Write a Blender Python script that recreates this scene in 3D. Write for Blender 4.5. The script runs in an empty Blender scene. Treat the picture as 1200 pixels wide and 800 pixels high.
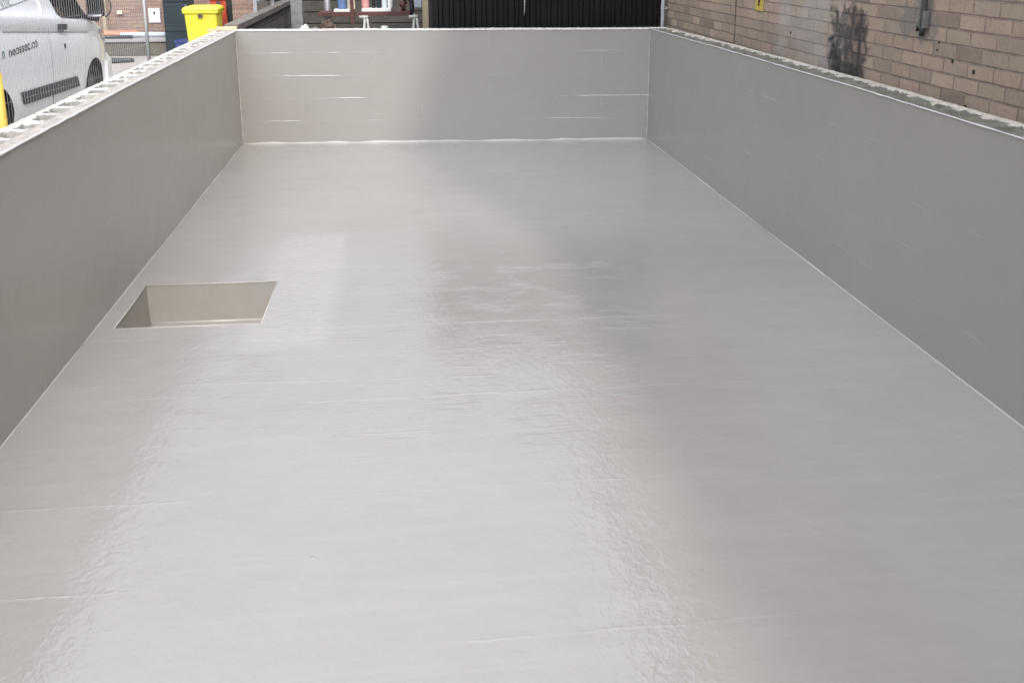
import bpy, math, random
from mathutils import Vector, Matrix, noise
random.seed(7)
R = math.radians
scene = bpy.context.scene
C = scene.collection

# ------------------------------------------------------------------ helpers
class MB:
    """collects geometry for one mesh object"""
    def __init__(s): s.v = []; s.f = []; s.m = []; s.uv = {}
    def add(s, vs, fs, m=0, uvs=None):
        o = len(s.v); s.v += [tuple(v) for v in vs]
        for k, f in enumerate(fs):
            if uvs: s.uv[len(s.f)] = [uvs[i] for i in f]
            s.f.append(tuple(i + o for i in f)); s.m.append(m)
        return s
    def box(s, x0, x1, y0, y1, z0, z1, m=0, M=None):
        vs = [(x, y, z) for z in (z0, z1) for y in (y0, y1) for x in (x0, x1)]
        if M is not None: vs = [tuple(M @ Vector(v)) for v in vs]
        return s.add(vs, [(0, 2, 3, 1), (4, 5, 7, 6), (0, 1, 5, 4), (2, 6, 7, 3), (0, 4, 6, 2), (1, 3, 7, 5)], m)
    def loft(s, rings, m=0, cap=True, closed=True):
        n = len(rings[0]); vs = [p for r in rings for p in r]; fs = []
        for i in range(len(rings) - 1):
            for j in range(n if closed else n - 1):
                a = i * n + j; b = i * n + (j + 1) % n
                fs.append((a, b, b + n, a + n))
        if cap and closed:
            fs.append(tuple(range(n - 1, -1, -1))); fs.append(tuple(range((len(rings) - 1) * n, len(rings) * n)))
        return s.add(vs, fs, m)
    def tube(s, pts, r, n=10, m=0, cap=True):
        pts = [Vector(p) for p in pts]; rings = []; up = None
        for i, p in enumerate(pts):
            d = (pts[min(i + 1, len(pts) - 1)] - pts[max(i - 1, 0)]).normalized()
            if up is None: up = d.orthogonal().normalized()
            up = (up - d * up.dot(d)).normalized(); sd = d.cross(up)
            rr = r[i] if isinstance(r, (list, tuple)) else r
            rings.append([p + (up * math.cos(a) + sd * math.sin(a)) * rr for a in [2 * math.pi * k / n for k in range(n)]])
        return s.loft(rings, m, cap)
    def lathe(s, prof, c, axis='z', n=32, m=0):
        rings = []
        for (r, h) in prof:
            ring = []
            for k in range(n):
                a = 2 * math.pi * k / n; x, y = r * math.cos(a), r * math.sin(a)
                q = (x, y, h) if axis == 'z' else ((h, x, y) if axis == 'x' else (x, h, y))
                ring.append((c[0] + q[0], c[1] + q[1], c[2] + q[2]))
            rings.append(ring)
        return s.loft(rings, m, True)
    def build(s, name, mats, parent=None, smooth=False, bevel=0, loc=None):
        me = bpy.data.meshes.new(name); me.from_pydata(s.v, [], s.f)
        if not isinstance(mats, (list, tuple)): mats = [mats]
        for m in mats: me.materials.append(m)
        for p, mi in zip(me.polygons, s.m): p.material_index = mi; p.use_smooth = smooth
        if s.uv:
            ul = me.uv_layers.new(name='UVMap')
            for p in me.polygons:
                if p.index in s.uv:
                    for li, t in zip(p.loop_indices, s.uv[p.index]): ul.data[li].uv = t
        me.validate(); me.update()
        o = bpy.data.objects.new(name, me); C.objects.link(o)
        if loc: o.location = loc
        if parent is not None: o.parent = parent
        if bevel:
            b = o.modifiers.new('Bevel', 'BEVEL'); b.width = bevel; b.segments = 2; b.limit_method = 'ANGLE'; b.angle_limit = R(35)
        return o

def empty(name, loc, label, cat, group=None, rz=0):
    o = bpy.data.objects.new(name, None); C.objects.link(o)
    o.location = loc; o.rotation_euler = (0, 0, rz); tag(o, label, cat, group); return o
def tag(o, label=None, cat=None, group=None, kind=None):
    if label: o['label'] = label
    if cat: o['category'] = cat
    if group: o['group'] = group
    if kind: o['kind'] = kind
    return o

# ------------------------------------------------------------------ node helpers
class NT:
    def __init__(s, name):
        s.mat = bpy.data.materials.new(name); s.mat.use_nodes = True
        s.t = s.mat.node_tree; s.t.nodes.clear()
        s.out = s.n('ShaderNodeOutputMaterial'); s.b = s.n('ShaderNodeBsdfPrincipled')
        s.l(s.b.outputs[0], s.out.inputs[0])
    def n(s, typ, **kw):
        nd = s.t.nodes.new(typ)
        for k, v in kw.items(): setattr(nd, k, v)
        return nd
    def l(s, a, b): s.t.links.new(a, b)
    def put(s, sock, v):
        if hasattr(v, 'is_linked'): s.l(v, sock)
        else: sock.default_value = v
    def math(s, op, a, b=None, c=None, clamp=False):
        nd = s.n('ShaderNodeMath', operation=op, use_clamp=clamp)
        s.put(nd.inputs[0], a)
        if b is not None: s.put(nd.inputs[1], b)
        if c is not None: s.put(nd.inputs[2], c)
        return nd.outputs[0]
    def coord(s, kind='Object', scale=(1, 1, 1), loc=(0, 0, 0)):
        tc = s.n('ShaderNodeTexCoord'); mp = s.n('ShaderNodeMapping')
        s.l(tc.outputs[kind], mp.inputs[0]); mp.inputs['Scale'].default_value = scale; mp.inputs['Location'].default_value = loc
        return mp.outputs[0]
    def noise(s, vec, scale, detail=4, rough=.5, dist=0, col=False):
        nd = s.n('ShaderNodeTexNoise'); s.l(vec, nd.inputs['Vector'])
        nd.inputs['Scale'].default_value = scale; nd.inputs['Detail'].default_value = detail
        nd.inputs['Roughness'].default_value = rough; nd.inputs['Distortion'].default_value = dist
        return nd.outputs['Color' if col else 'Fac']
    def ramp(s, fac, stops, interp='LINEAR'):
        nd = s.n('ShaderNodeValToRGB'); s.l(fac, nd.inputs[0]); e = nd.color_ramp.elements
        nd.color_ramp.interpolation = interp
        while len(e) < len(stops): e.new(.5)
        for k, (p, c) in enumerate(stops):
            e[k].position = p; e[k].color = (c, c, c, 1) if not isinstance(c, (tuple, list)) else (*c[:3], 1)
        return nd.outputs[0]
    def mix(s, fac, a, b, mode='MIX'):
        nd = s.n('ShaderNodeMix', data_type='RGBA', blend_type=mode)
        s.put(nd.inputs[0], fac)
        for i, v in ((6, a), (7, b)):
            if isinstance(v, (tuple, list)): v = (*v[:3], 1)
            s.put(nd.inputs[i], v)
        return nd.outputs[2]
    def band(s, v, lo, hi, soft):
        """1 between lo and hi, fading over soft"""
        a = s.n('ShaderNodeMapRange', interpolation_type='SMOOTHSTEP'); s.put(a.inputs[0], v)
        a.inputs[1].default_value = lo - soft; a.inputs[2].default_value = lo
        b = s.n('ShaderNodeMapRange', interpolation_type='SMOOTHSTEP'); s.put(b.inputs[0], v)
        b.inputs[1].default_value = hi; b.inputs[2].default_value = hi + soft; b.inputs[3].default_value = 1; b.inputs[4].default_value = 0
        return s.math('MULTIPLY', a.outputs[0], b.outputs[0])
    def xyz(s, vec):
        nd = s.n('ShaderNodeSeparateXYZ'); s.l(vec, nd.inputs[0]); return nd.outputs
    def bump(s, h, dist, strength=1, prev=None):
        nd = s.n('ShaderNodeBump'); s.l(h, nd.inputs['Height']); nd.inputs['Distance'].default_value = dist
        nd.inputs['Strength'].default_value = strength
        if prev is not None: s.l(prev, nd.inputs['Normal'])
        return nd.outputs[0]
    def done(s, color=None, rough=None, normal=None, **kw):
        if color is not None: s.put(s.b.inputs['Base Color'], (*color, 1) if isinstance(color, tuple) else color)
        if rough is not None: s.put(s.b.inputs['Roughness'], rough)
        if normal is not None: s.l(normal, s.b.inputs['Normal'])
        for k, v in kw.items(): s.put(s.b.inputs[k.replace('_', ' ')], v)
        return s.mat

def simple(name, col, rough=.6, metal=0, var=.12, scale=9, bump=.0008, dirt=None, spec=.5):
    t = NT(name); co = t.coord()
    a = t.noise(co, scale, 5, .6); b = t.noise(co, scale * 7, 3, .6)
    f = t.math('ADD', t.math('MULTIPLY', a, .7), t.math('MULTIPLY', b, .3))
    dk = tuple(c * (1 - var) for c in col); lt = tuple(min(1, c * (1 + var)) for c in col)
    c = t.ramp(f, [(.35, dk), (.65, lt)])
    if dirt:
        c = t.mix(t.ramp(t.noise(co, scale * .6, 6, .7), [(.5, 0.0), (.75, .8)]), c, dirt)
    return t.done(c, rough, t.bump(b, bump), Metallic=metal, Specular_IOR_Level=spec)

PAINT = (.290, .2705, .242)
def paint_floor():
    t = NT('grey_floor_coating'); co = t.coord(); x, y, z = t.xyz(co)[:3]
    big = t.noise(co, .9, 4, .55); mid = t.noise(co, 6, 5, .6)
    f = t.math('ADD', t.math('MULTIPLY', big, .65), t.math('MULTIPLY', mid, .35))
    col = t.ramp(f, [(.36, tuple(c * .95 for c in PAINT)), (.64, tuple(c * 1.05 for c in PAINT))])
    # long brushed laps across the tank
    st = t.coord(scale=(.8, 9, 1)); lap = t.noise(st, 2.6, 6, .62, .4)
    st2 = t.coord(scale=(1.2, 16, 1), loc=(3, 1, 0)); lap2 = t.noise(st2, 3.2, 4, .6, .3)
    lapm = t.ramp(t.noise(t.coord(loc=(7, 3, 0)), .55, 2), [(.42, 0.), (.6, 1.)])
    # orange peel that the coating dried with
    peel = t.noise(t.coord(scale=(1, .75, 1)), 34, 3, .55, .5)
    peel2 = t.noise(t.coord(scale=(1, .8, 1)), 95, 2, .5)
    wave = t.noise(co, 4.5, 3, .5)
    # lap seams
    wob = t.math('MULTIPLY', t.math('SUBTRACT', t.noise(t.coord(scale=(1.5, .01, 1)), 1.6, 5, .7), .5), .05)
    yy = t.math('ADD', y, wob)
    total = None
    for (x0, x1, y0, sl, w, a) in ((-.1, .75, 3.36, .0, .009, 1), (-.1, .6, 2.83, .01, .009, .9), (.1, 1.5, 4.41, -.035, .010, .9),
                                   (.0, .9, 4.25, .01, .008, .7), (.9, 2.9, 5.06, -.01, .012, .9), (1.2, 3.0, 4.15, .0, .012, .8),
                                   (1.1, 2.3, 5.58, -.01, .010, .6), (1.2, 2.6, 5.95, .0, .010, .7), (1.2, 2.3, 3.33, .01, .008, .5),
                                   (.2, .62, 8.85, .0, .012, .9), (1.8, 2.6, 2.46, .02, .010, .8), (.1, 1.3, 4.98, .0, .010, .8),
                                   (2.6, 3.6, 4.95, .02, .008, .4), (1.3, 2.9, 4.62, .03, .008, .6)):
        d = t.math('ABSOLUTE', t.math('SUBTRACT', t.math('SUBTRACT', yy, y0), t.math('MULTIPLY', x, sl)))
        mr = t.n('ShaderNodeMapRange', interpolation_type='SMOOTHSTEP'); t.l(d, mr.inputs[0])
        mr.inputs[1].default_value = 0; mr.inputs[2].default_value = w; mr.inputs[3].default_value = a; mr.inputs[4].default_value = 0
        h = t.math('MULTIPLY', mr.outputs[0], t.band(x, x0, x1, .25))
        total = h if total is None else t.math('MAXIMUM', total, h)
    total = t.math('MULTIPLY', total, t.ramp(t.noise(t.coord(scale=(1, 3, 1)), 3.2, 4, .65), [(.38, .0), (.55, 1.)]))
    col = t.mix(t.math('MULTIPLY', total, .12), col, (.6, .58, .55))
    # brushed patch round the sump
    pm = t.math('MULTIPLY', t.band(x, .8, 1.12, .12), t.band(y, 4.95, 6.75, .25))
    pst = t.noise(t.coord(scale=(3, 14, 1)), 4, 5, .65, .3)
    col = t.mix(t.math('MULTIPLY', t.math('MULTIPLY', pm, pst), .3), col, (.60, .58, .56))
    cm_ = t.math('MULTIPLY', t.math('MULTIPLY', t.band(x, .9, 2.6, .6), t.band(y, 3.9, 5.9, .6)), t.ramp(lap2, [(.50, 0.), (.66, 1.)]))
    cm_ = t.math('MULTIPLY', cm_, t.ramp(t.noise(t.coord(scale=(1, 1.6, 1), loc=(5, 2, 0)), 3.0, 4, .6), [(.50, 0.), (.60, 1.)]))
    lapm = t.math('ADD', t.math('MULTIPLY', lapm, .55), t.math('MULTIPLY', cm_, 1.5))
    rl_ = t.math('MULTIPLY', t.ramp(t.noise(t.coord(scale=(.5, 5, 1), loc=(2, 9, 0)), 2.2, 7, .7, .5), [(.5, 0.), (.72, 1.)]), .09)
    col = t.mix(rl_, col, (.52, .50, .47))  # pale streaks paint brush glints into the floor colour
    # small specks of grit
    vo = t.n('ShaderNodeTexVoronoi'); t.l(co, vo.inputs['Vector']); vo.inputs['Scale'].default_value = 2.1
    sp = t.ramp(vo.outputs['Distance'], [(.012, 1.), (.026, 0.)])
    n = t.bump(t.math('ADD', t.math('MULTIPLY', wave, .6), t.math('MULTIPLY', t.math('MULTIPLY', lap, lapm), .22)), .0035)
    n = t.bump(peel, .0016, 1, n); n = t.bump(peel2, .0003, 1, n)
    n = t.bump(t.math('MULTIPLY', lap2, lapm), .0012, .8, n)
    n = t.bump(t.math('MULTIPLY', pst, pm), .005, .8, n)
    n = t.bump(total, .0011, 1, n); n = t.bump(sp, .003, 1, n)
    rough = t.ramp(t.noise(co, 3, 5, .6), [(.3, .04), (.7, .11)])
    return t.done(col, rough, n, IOR=2.0)

def paint_wall(name, seed, strength, ends=False):
    """painted hollow blockwork: courses show faintly through; UV is metres along / up"""
    t = NT(name); uv = t.coord('UV', loc=(seed, 0, 0)); u, v, _ = t.xyz(uv)[:3]; co = t.coord()
    f = t.math('ADD', t.math('MULTIPLY', t.noise(co, 1.1, 4, .6), .6), t.math('MULTIPLY', t.noise(co, 9, 5, .6), .4))
    col = t.ramp(f, [(.36, tuple(c * .975 for c in PAINT)), (.64, tuple(c * 1.025 for c in PAINT))])
    # bed joints every 0.225 m, head joints every 0.45 m, staggered
    wob = t.math('MULTIPLY', t.math('SUBTRACT', t.noise(uv, 3, 3), .5), .012)
    vv = t.math('ADD', v, wob)
    d = t.math('ABSOLUTE', t.math('SUBTRACT', t.math('FRACT', t.math('ADD', t.math('DIVIDE', vv, .225), .5)), .5))
    bed = t.ramp(d, [(.0, 1.), (.036, 0.)], 'EASE')
    row = t.math('FLOOR', t.math('DIVIDE', vv, .225))
    uu = t.math('ADD', t.math('DIVIDE', u, .45), t.math('MULTIPLY', t.math('MODULO', row, 2), .5))
    dh = t.math('ABSOLUTE', t.math('SUBTRACT', t.math('FRACT', uu), .5))
    head = t.ramp(dh, [(.0, 1.), (.017, 0.)], 'EASE')
    notend = t.band(v, .1, 1.02, .03)
    m1 = t.ramp(t.noise(t.coord('UV', scale=(1, 2.2, 1), loc=(seed * 3, 0, 0)), 1.5, 3, .55), [(.50, .06), (.60, 1.)]) if ends else t.ramp(t.noise(t.coord('UV', scale=(1, 2.2, 1), loc=(seed * 3, 0, 0)), 3.4, 4, .6), [(.52, .05), (.66, 1.)])
    m2 = t.ramp(t.noise(t.coord('UV', loc=(seed * 2, 5, 0)), 4.2, 3), [(.57, 0.), (.64, .22)])
    if ends:
        mid = t.band(u, 4.05 + 1.45, 4.05 + 3.0, .25)
        m1 = t.math('MULTIPLY', m1, t.math('SUBTRACT', 1, t.math('MULTIPLY', mid, .93)))
        hi_ = t.math('MULTIPLY', t.band(u, 4.05 + 2.9, 9, .2), t.band(v, .52, 2, .05))
        m1 = t.math('MULTIPLY', m1, t.math('SUBTRACT', 1, t.math('MULTIPLY', hi_, .75)))
    j = t.math('MULTIPLY', t.math('MAXIMUM', t.math('MULTIPLY', bed, m1), t.math('MULTIPLY', head, m2)), notend)
    col = t.mix(t.math('MULTIPLY', j, .6 * strength), col, (.72, .70, .67))  # pale joint colour paints in the highlight that ridge tops catch
    peel = t.noise(co, 48, 3, .55); drag = t.noise(t.coord('UV', scale=(2, 7, 1)), 5, 5, .6, .4)
    n = t.bump(t.noise(co, 3.5, 3), .006); n = t.bump(peel, .00015, 1, n); n = t.bump(drag, .0001, .8, n)
    n = t.bump(j, .006, strength, n)
    rough = t.ramp(t.noise(co, 4, 5, .6), [(.3, .2), (.7, .26)])
    return t.done(col, rough, n, IOR=1.5)

def brick(name, axis, cols, mortar, bw=.225, bh=.075, extras=False, msize=.006, bumpd=.006):
    t = NT(name); tc = t.n('ShaderNodeTexCoord'); x, y, z = t.xyz(tc.outputs['Object'])[:3]
    cb = t.n('ShaderNodeCombineXYZ'); t.l(x if axis == 'x' else y, cb.inputs[0]); t.l(z, cb.inputs[1])
    co = tc.outputs['Object']
    wv = t.n('ShaderNodeVectorMath', operation='ADD'); t.l(cb.outputs[0], wv.inputs[0])
    wn = t.n('ShaderNodeVectorMath', operation='SCALE'); wn.inputs[3].default_value = .008
    t.l(t.noise(co, 7, 4, .6, col=True), wn.inputs[0]); t.l(wn.outputs[0], wv.inputs[1])
    vec = wv.outputs[0]
    bt = t.n('ShaderNodeTexBrick'); t.l(vec, bt.inputs['Vector']); bt.inputs['Scale'].default_value = 1
    bt.inputs['Color1'].default_value = (0, 0, 0, 1); bt.inputs['Color2'].default_value = (1, 1, 1, 1); bt.inputs['Mortar'].default_value = (.5, .5, .5, 1)
    bt.inputs['Mortar Size'].default_value = msize; bt.inputs['Mortar Smooth'].default_value = .35
    bt.inputs['Brick Width'].default_value = bw; bt.inputs['Row Height'].default_value = bh; bt.inputs['Bias'].default_value = 0
    base = t.ramp(bt.outputs['Color'], [(i / (len(cols) - 1), c) for i, c in enumerate(cols)])
    grain = t.noise(co, 38, 6, .7); blot = t.noise(co, 5, 5, .65)
    base = t.mix(.55, base, t.ramp(grain, [(.3, (.42, .40, .38)), (.7, (.62, .60, .58))]), 'OVERLAY')
    base = t.mix(.45, base, t.ramp(blot, [(.3, (.38, .37, .36)), (.7, (.60, .58, .56))]), 'OVERLAY')
    jm = bt.outputs['Fac']
    jcol = t.mix(t.ramp(t.noise(co, 11, 4, .6), [(.42, 0.), (.58, 1.)]), mortar, tuple(c * .5 for c in mortar))
    zl = t.math('ABSOLUTE', t.math('SUBTRACT', t.math('FRACT', t.math('ADD', t.math('DIVIDE', t.math('ADD', z, t.math('MULTIPLY', t.noise(co, 5, 4), .010)), bh), .44)), .5))
    bedl = t.math('MULTIPLY', t.ramp(zl, [(.0, 1.), (.07, 0.)]), t.ramp(t.noise(co, 3.5, 5, .6), [(.4, .15), (.6, .8)]))  # dirty bed line under each course, with its shadow put into the colour
    c = t.mix(t.math('MULTIPLY', jm, .62), base, jcol); c = t.mix(bedl, c, tuple(q * .38 for q in mortar)); rough = .88
    if extras:
        # pale washed patch of bricks left of the tar
        wm = t.math('MULTIPLY', t.math('MULTIPLY', t.band(y, 6.25, 7.2, .25), t.band(z, 1.18, 4, .1)), t.ramp(t.noise(co, 4, 4), [(.35, .2), (.6, .85)]))
        c = t.mix(t.math('MULTIPLY', wm, .6), c, (.40, .38, .345))
        # black tar daubed down the wall
        nz = t.math('MULTIPLY', t.math('SUBTRACT', t.noise(co, 7, 5, .65, .6), .5), .5)
        yt = t.math('ADD', y, nz); zt = t.math('ADD', z, nz)
        tm = t.math('MULTIPLY', t.band(yt, 5.90, 6.27, .10), t.band(zt, 1.08, 1.50, .05))
        br = t.ramp(t.noise(t.coord(scale=(1, 1.5, 1.1)), 9, 4, .6), [(.38, .3), (.56, 1.)])
        br = t.math('MAXIMUM', t.math('MULTIPLY', br, .85), t.math('MULTIPLY', t.ramp(bt.outputs['Color'], [(.4, .97), (.65, .6), (.9, .25)]), t.ramp(t.noise(co, 12, 4, .6), [(.3, .5), (.55, 1.)])))
        drip = t.math('MULTIPLY', t.band(y, 5.92, 5.95, .02), t.band(z, 1.0, 1.5, .03))
        tf = t.math('MAXIMUM', t.math('MULTIPLY', tm, br), t.math('MULTIPLY', drip, .9))
        # grey-green wash under the pipe bracket
        gw = t.math('MULTIPLY', t.band(yt, 5.1, 5.42, .06), t.band(zt, 1.44, 1.6, .04))
        c = t.mix(t.math('MULTIPLY', gw, .7), c, (.17, .165, .145))
        c = t.mix(tf, c, (.022, .022, .022))
    n = t.bump(jm, -bumpd); n = t.bump(grain, .004, 1, n); n = t.bump(blot, .008, .6, n)
    return t.done(c, rough, n)

M = {}
M['floor'] = paint_floor()
M['wallL'] = paint_wall('grey_wall_coating', 1.3, .07)
M['wallR'] = paint_wall('grey_wall_coating_b', 7.7, .2)
M['wallB'] = paint_wall('grey_wall_coating_c', 4.05, 1.0, True)
M['sump'] = simple('sump_coating', (.285, .264, .230), .5, var=.05, scale=6)
M['beadlit'] = simple('highlit_bead', (.42, .395, .36), .35, var=.05, scale=8)  # paler than the coating, painting in the sky glint along the beads
M['block'] = simple('concrete_block', (.36, .345, .32), .9, var=.2, scale=14, bump=.004, dirt=(.2, .19, .17))
M['blockpale'] = simple('whitewashed_block', (.66, .625, .56), .85, var=.12, scale=20, bump=.003, dirt=(.40, .38, .34))
M['core'] = simple('shaded_mortar_core', (.27, .255, .225), .92, var=.3, scale=24, bump=.005, dirt=(.22, .21, .18))  # mortar fill, colour darkened for the shadow in the hollows
M['corewet'] = simple('mossy_filled_core', (.15, .145, .115), .9, var=.35, scale=24, bump=.006, dirt=(.07, .07, .05))
M['palegrim'] = simple('weathered_block_rim', (.46, .44, .40), .88, var=.2, scale=20, bump=.003, dirt=(.25, .24, .21))
M['leftrim'] = simple('cement_smeared_rim', (.34, .31, .27), .9, var=.25, scale=22, bump=.004, dirt=(.22, .21, .19))
M['rightrim'] = simple('mossy_rim', (.145, .132, .10), .9, var=.25, scale=22, bump=.004, dirt=(.12, .12, .09))
M['lipdull'] = simple('dull_primer_edge', (.42, .40, .37), .6, var=.1)
M['dirtypale'] = simple('stained_block_face', (.46, .425, .36), .9, var=.3, scale=22, bump=.004, dirt=(.16, .145, .11))
M['lip'] = simple('primer_edge', (.66, .65, .63), .5, var=.06)
M['brickR'] = brick('buff_brick', 'y', [(.215, .17, .13), (.35, .275, .205), (.27, .22, .17), (.385, .305, .23), (.31, .24, .18), (.37, .28, .215), (.25, .21, .165), (.39, .315, .22)], (.25, .20, .16), extras=True)
M['brickB'] = brick('brown_brick', 'x', [(.20, .13, .10), (.27, .19, .145), (.23, .17, .14), (.30, .21, .15)], (.25, .22, .19))
M['stone'] = brick('grey_walling_stone', 'y', [(.06, .055, .048), (.10, .09, .08), (.075, .07, .06)], (.05, .046, .04), bw=.42, bh=.2, msize=.015)
M['stonex'] = brick('grey_kerb_stone', 'x', [(.10, .095, .078), (.15, .14, .115), (.12, .115, .095)], (.07, .066, .055), bw=.6, bh=.25, msize=.012)
M['coping'] = simple('coping_stone', (.15, .132, .112), .9, var=.25, scale=10, bump=.004, dirt=(.09, .085, .07))

def ground_mat():
    t = NT('yard_concrete'); co = t.coord()
    a = t.noise(co, .35, 6, .6); b = t.noise(co, 5, 6, .65); g = t.noise(co, 90, 3, .6)
    f = t.math('ADD', t.math('MULTIPLY', a, .45), t.math('ADD', t.math('MULTIPLY', b, .35), t.math('MULTIPLY', g, .2)))
    c = t.ramp(f, [(.35, (.235, .208, .182)), (.5, (.30, .268, .238)), (.65, (.36, .325, .29))])
    return t.done(c, .85, t.bump(g, .004))
M['ground'] = ground_mat()
M['slab'] = simple('slab_concrete', (.27, .26, .25), .85, var=.15, scale=5, bump=.003)
M['vanwhite'] = NT('white_van_paint').done((.78, .80, .81), .28, Coat_Weight=.5, Coat_Roughness=.05)
M['glass'] = NT('dark_van_glass').done((.012, .014, .014), .04, IOR=1.52)
M['blackpl'] = simple('black_plastic', (.022, .022, .023), .5, var=.2, scale=20)
M['greypl'] = simple('grey_trim_plastic', (.045, .046, .048), .55, var=.2, scale=20)
M['tyre'] = simple('tyre_rubber', (.02, .02, .02), .8, var=.2, scale=30)
M['steel'] = simple('galvanised_steel', (.30, .30, .295), .5, .5, var=.15, scale=25)
M['wire'] = simple('galvanised_wire', (.40, .40, .39), .5, .1, var=.1, scale=20)
M['chrome'] = NT('bright_trim').done((.6, .6, .6), .15, Metallic=1.)
M['rim'] = simple('wheel_rim_grey', (.10, .10, .10), .4, .6, var=.1)
M['lamp'] = NT('lamp_lens').done((.45, .40, .40), .1, IOR=1.5, Coat_Weight=.5)
M['amber'] = NT('amber_lens').done((.45, .22, .18), .2)
M['yellow'] = simple('yellow_bin_plastic', (.70, .60, .035), .5, var=.1, scale=6, dirt=(.42, .36, .08))
M['red'] = simple('red_bin_plastic', (.42, .055, .02), .5, var=.1)
M['black'] = simple('black_bin_plastic', (.012, .014, .014), .45, var=.2)
M['navy'] = simple('dark_teal_paint', (.006, .016, .020), .5, var=.3, scale=4)
M['blue'] = simple('blue_crate_plastic', (.03, .05, .16), .5, var=.15)
M['orange'] = simple('orange_pipe_plastic', (.46, .20, .12), .55, var=.2, scale=6)
M['white'] = simple('white_enamel', (.62, .61, .58), .5, var=.08)
M['trestle'] = simple('chipped_white_paint', (.42, .41, .37), .6, var=.2, scale=20, dirt=(.2, .17, .13))
M['tarp'] = simple('brown_tarpaulin', (.10, .065, .045), .8, var=.3)
M['hose'] = simple('black_hose_rubber', (.04, .042, .042), .55, var=.2)
M['shed'] = simple('black_cladding_paint', (.0045, .005, .0045), .6, var=.3, scale=3, bump=.001, spec=.2)
M['post'] = simple('olive_painted_timber', (.16, .135, .085), .8, var=.15)
M['timber'] = simple('sawn_timber', (.52, .40, .24), .8, var=.15, scale=12, bump=.002)
M['darktimber'] = simple('weathered_boards', (.06, .054, .043), .85, var=.35, scale=6, bump=.003)
M['rust'] = simple('red_oxide_steel', (.085, .028, .02), .6, var=.3, scale=14, dirt=(.05, .022, .018))
M['pipegrey'] = simple('grey_cast_pipe', (.12, .12, .108), .6, var=.2, scale=18, dirt=(.06, .06, .05))
M['signyel'] = simple('yellow_sign_face', (.50, .36, .06), .6, var=.08)
M['signink'] = simple('sign_ink', (.05, .02, .015), .6)
M['signwhite'] = simple('white_sign_face', (.72, .72, .74), .5, var=.04)
M['inkgrey'] = simple('grey_vinyl_letters', (.06, .065, .07), .5)
M['inkpale'] = simple('pale_grey_vinyl', (.33, .34, .35), .5)
M['greengrey'] = simple('grey_gutter_pipe', (.36, .37, .37), .5, var=.08)
M['bluetub'] = simple('blue_tub_plastic', (.10, .17, .30), .5)
M['cream'] = simple('cream_carton', (.62, .54, .40), .7)
M['pink'] = simple('pink_tub_plastic', (.55, .27, .24), .6)
M['palebl'] = simple('pale_blue_plastic', (.46, .52, .56), .5)
M['conc'] = simple('grey_concrete_post', (.20, .195, .18), .9, var=.25, scale=12, bump=.004)

# ------------------------------------------------------------------ ground (one sheet with an opening where the tank stands)
GZ = -.15
FL = [(-.012, .5), (4.068, .5), (4.045, 10.125), (-.028, 10.339)]      # inner corners of the tank floor
def ground():
    b = MB(); xs = [-150, -.2, 4.25, 150]; ys = [-150, .3, 10.3, 200]
    for i in range(3):
        for j in range(3):
            if i == 1 and j == 1: continue
            b.add([(xs[i], ys[j], GZ), (xs[i + 1], ys[j], GZ), (xs[i + 1], ys[j + 1], GZ), (xs[i], ys[j + 1], GZ)], [(0, 1, 2, 3)])
    tag(b.build('ground', M['ground']), kind='structure')
ground()

# ------------------------------------------------------------------ the tank
tank = empty('storage_tank', (2, 5, GZ), 'open rectangular blockwork tank with glossy fresh light grey coating inside', 'tank')
TO = Vector((-2, -5, -GZ))
def keep(o): o.location = TO if o.parent is tank else (0, 0, 0); return o
def lerp(a, b, t): return a + (b - a) * t
def interp(t, pts):
    if t <= pts[0][0]: return pts[0][1]
    for (a, x), (c, y) in zip(pts, pts[1:]):
        if t <= c: return lerp(x, y, (t - a) / (c - a))
    return pts[-1][1]
# floor with a rectangular opening for the sump
SX0, SX1, SY0, SY1, SD = .073, .82, 5.145, 5.85, .235
def inside_floor_x(y, side): return lerp(FL[0][0], FL[3][0], (y - .5) / 9.8) if side == 0 else lerp(FL[1][0], FL[2][0], (y - .5) / 9.6)
def floor_mesh():
    b = MB()
    ys = sorted(set([.5 + .1 * k for k in range(97)] + [SY0, SY1])); ys = [y for y in ys if y <= 10.05]
    cols = [0, SX0, SX1]
    def xs(y):
        L, Rr = inside_floor_x(y, 0) - .002, inside_floor_x(y, 1) + .002
        return [L, SX0, .45, SX1] + [lerp(SX1, Rr, k / 30) for k in range(1, 31)]
    def z(x, y):
        e = .0035 * noise.noise(Vector((x * 1.1, y * .9, 0))) + .0012 * noise.noise(Vector((x * 4, y * 3, 3)))
        k = min(1, max(0, min(abs(x - SX1), abs(x - SX0), abs(y - SY0), abs(y - SY1)) / .1)) if (SX0 - .1 < x < SX1 + .1 and SY0 - .1 < y < SY1 + .1) else 1
        return e * k
    rows = [[(x, y, z(x, y)) for x in xs(y)] for y in ys]
    last = [(x, lerp(10.339, 10.125, (x + .028) / 4.073) + .002, 0) for x in xs(10.2)]
    rows.append(last); n = len(rows[0]); vs = [p for r in rows for p in r]; fs = []
    for i in range(len(rows) - 1):
        for j in range(n - 1):
            ym = (rows[i][j][1] + rows[i + 1][j][1]) / 2
            if j in (1, 2) and i < len(rows) - 2 and SY0 < ym < SY1: continue
            a = i * n + j; fs.append((a, a + 1, a + 1 + n, a + n))
    b.add(vs, fs)
    return b
fl = keep(floor_mesh().build('tank_floor', M['floor'], tank, smooth=True))
sb = MB()
W = .0
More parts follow.
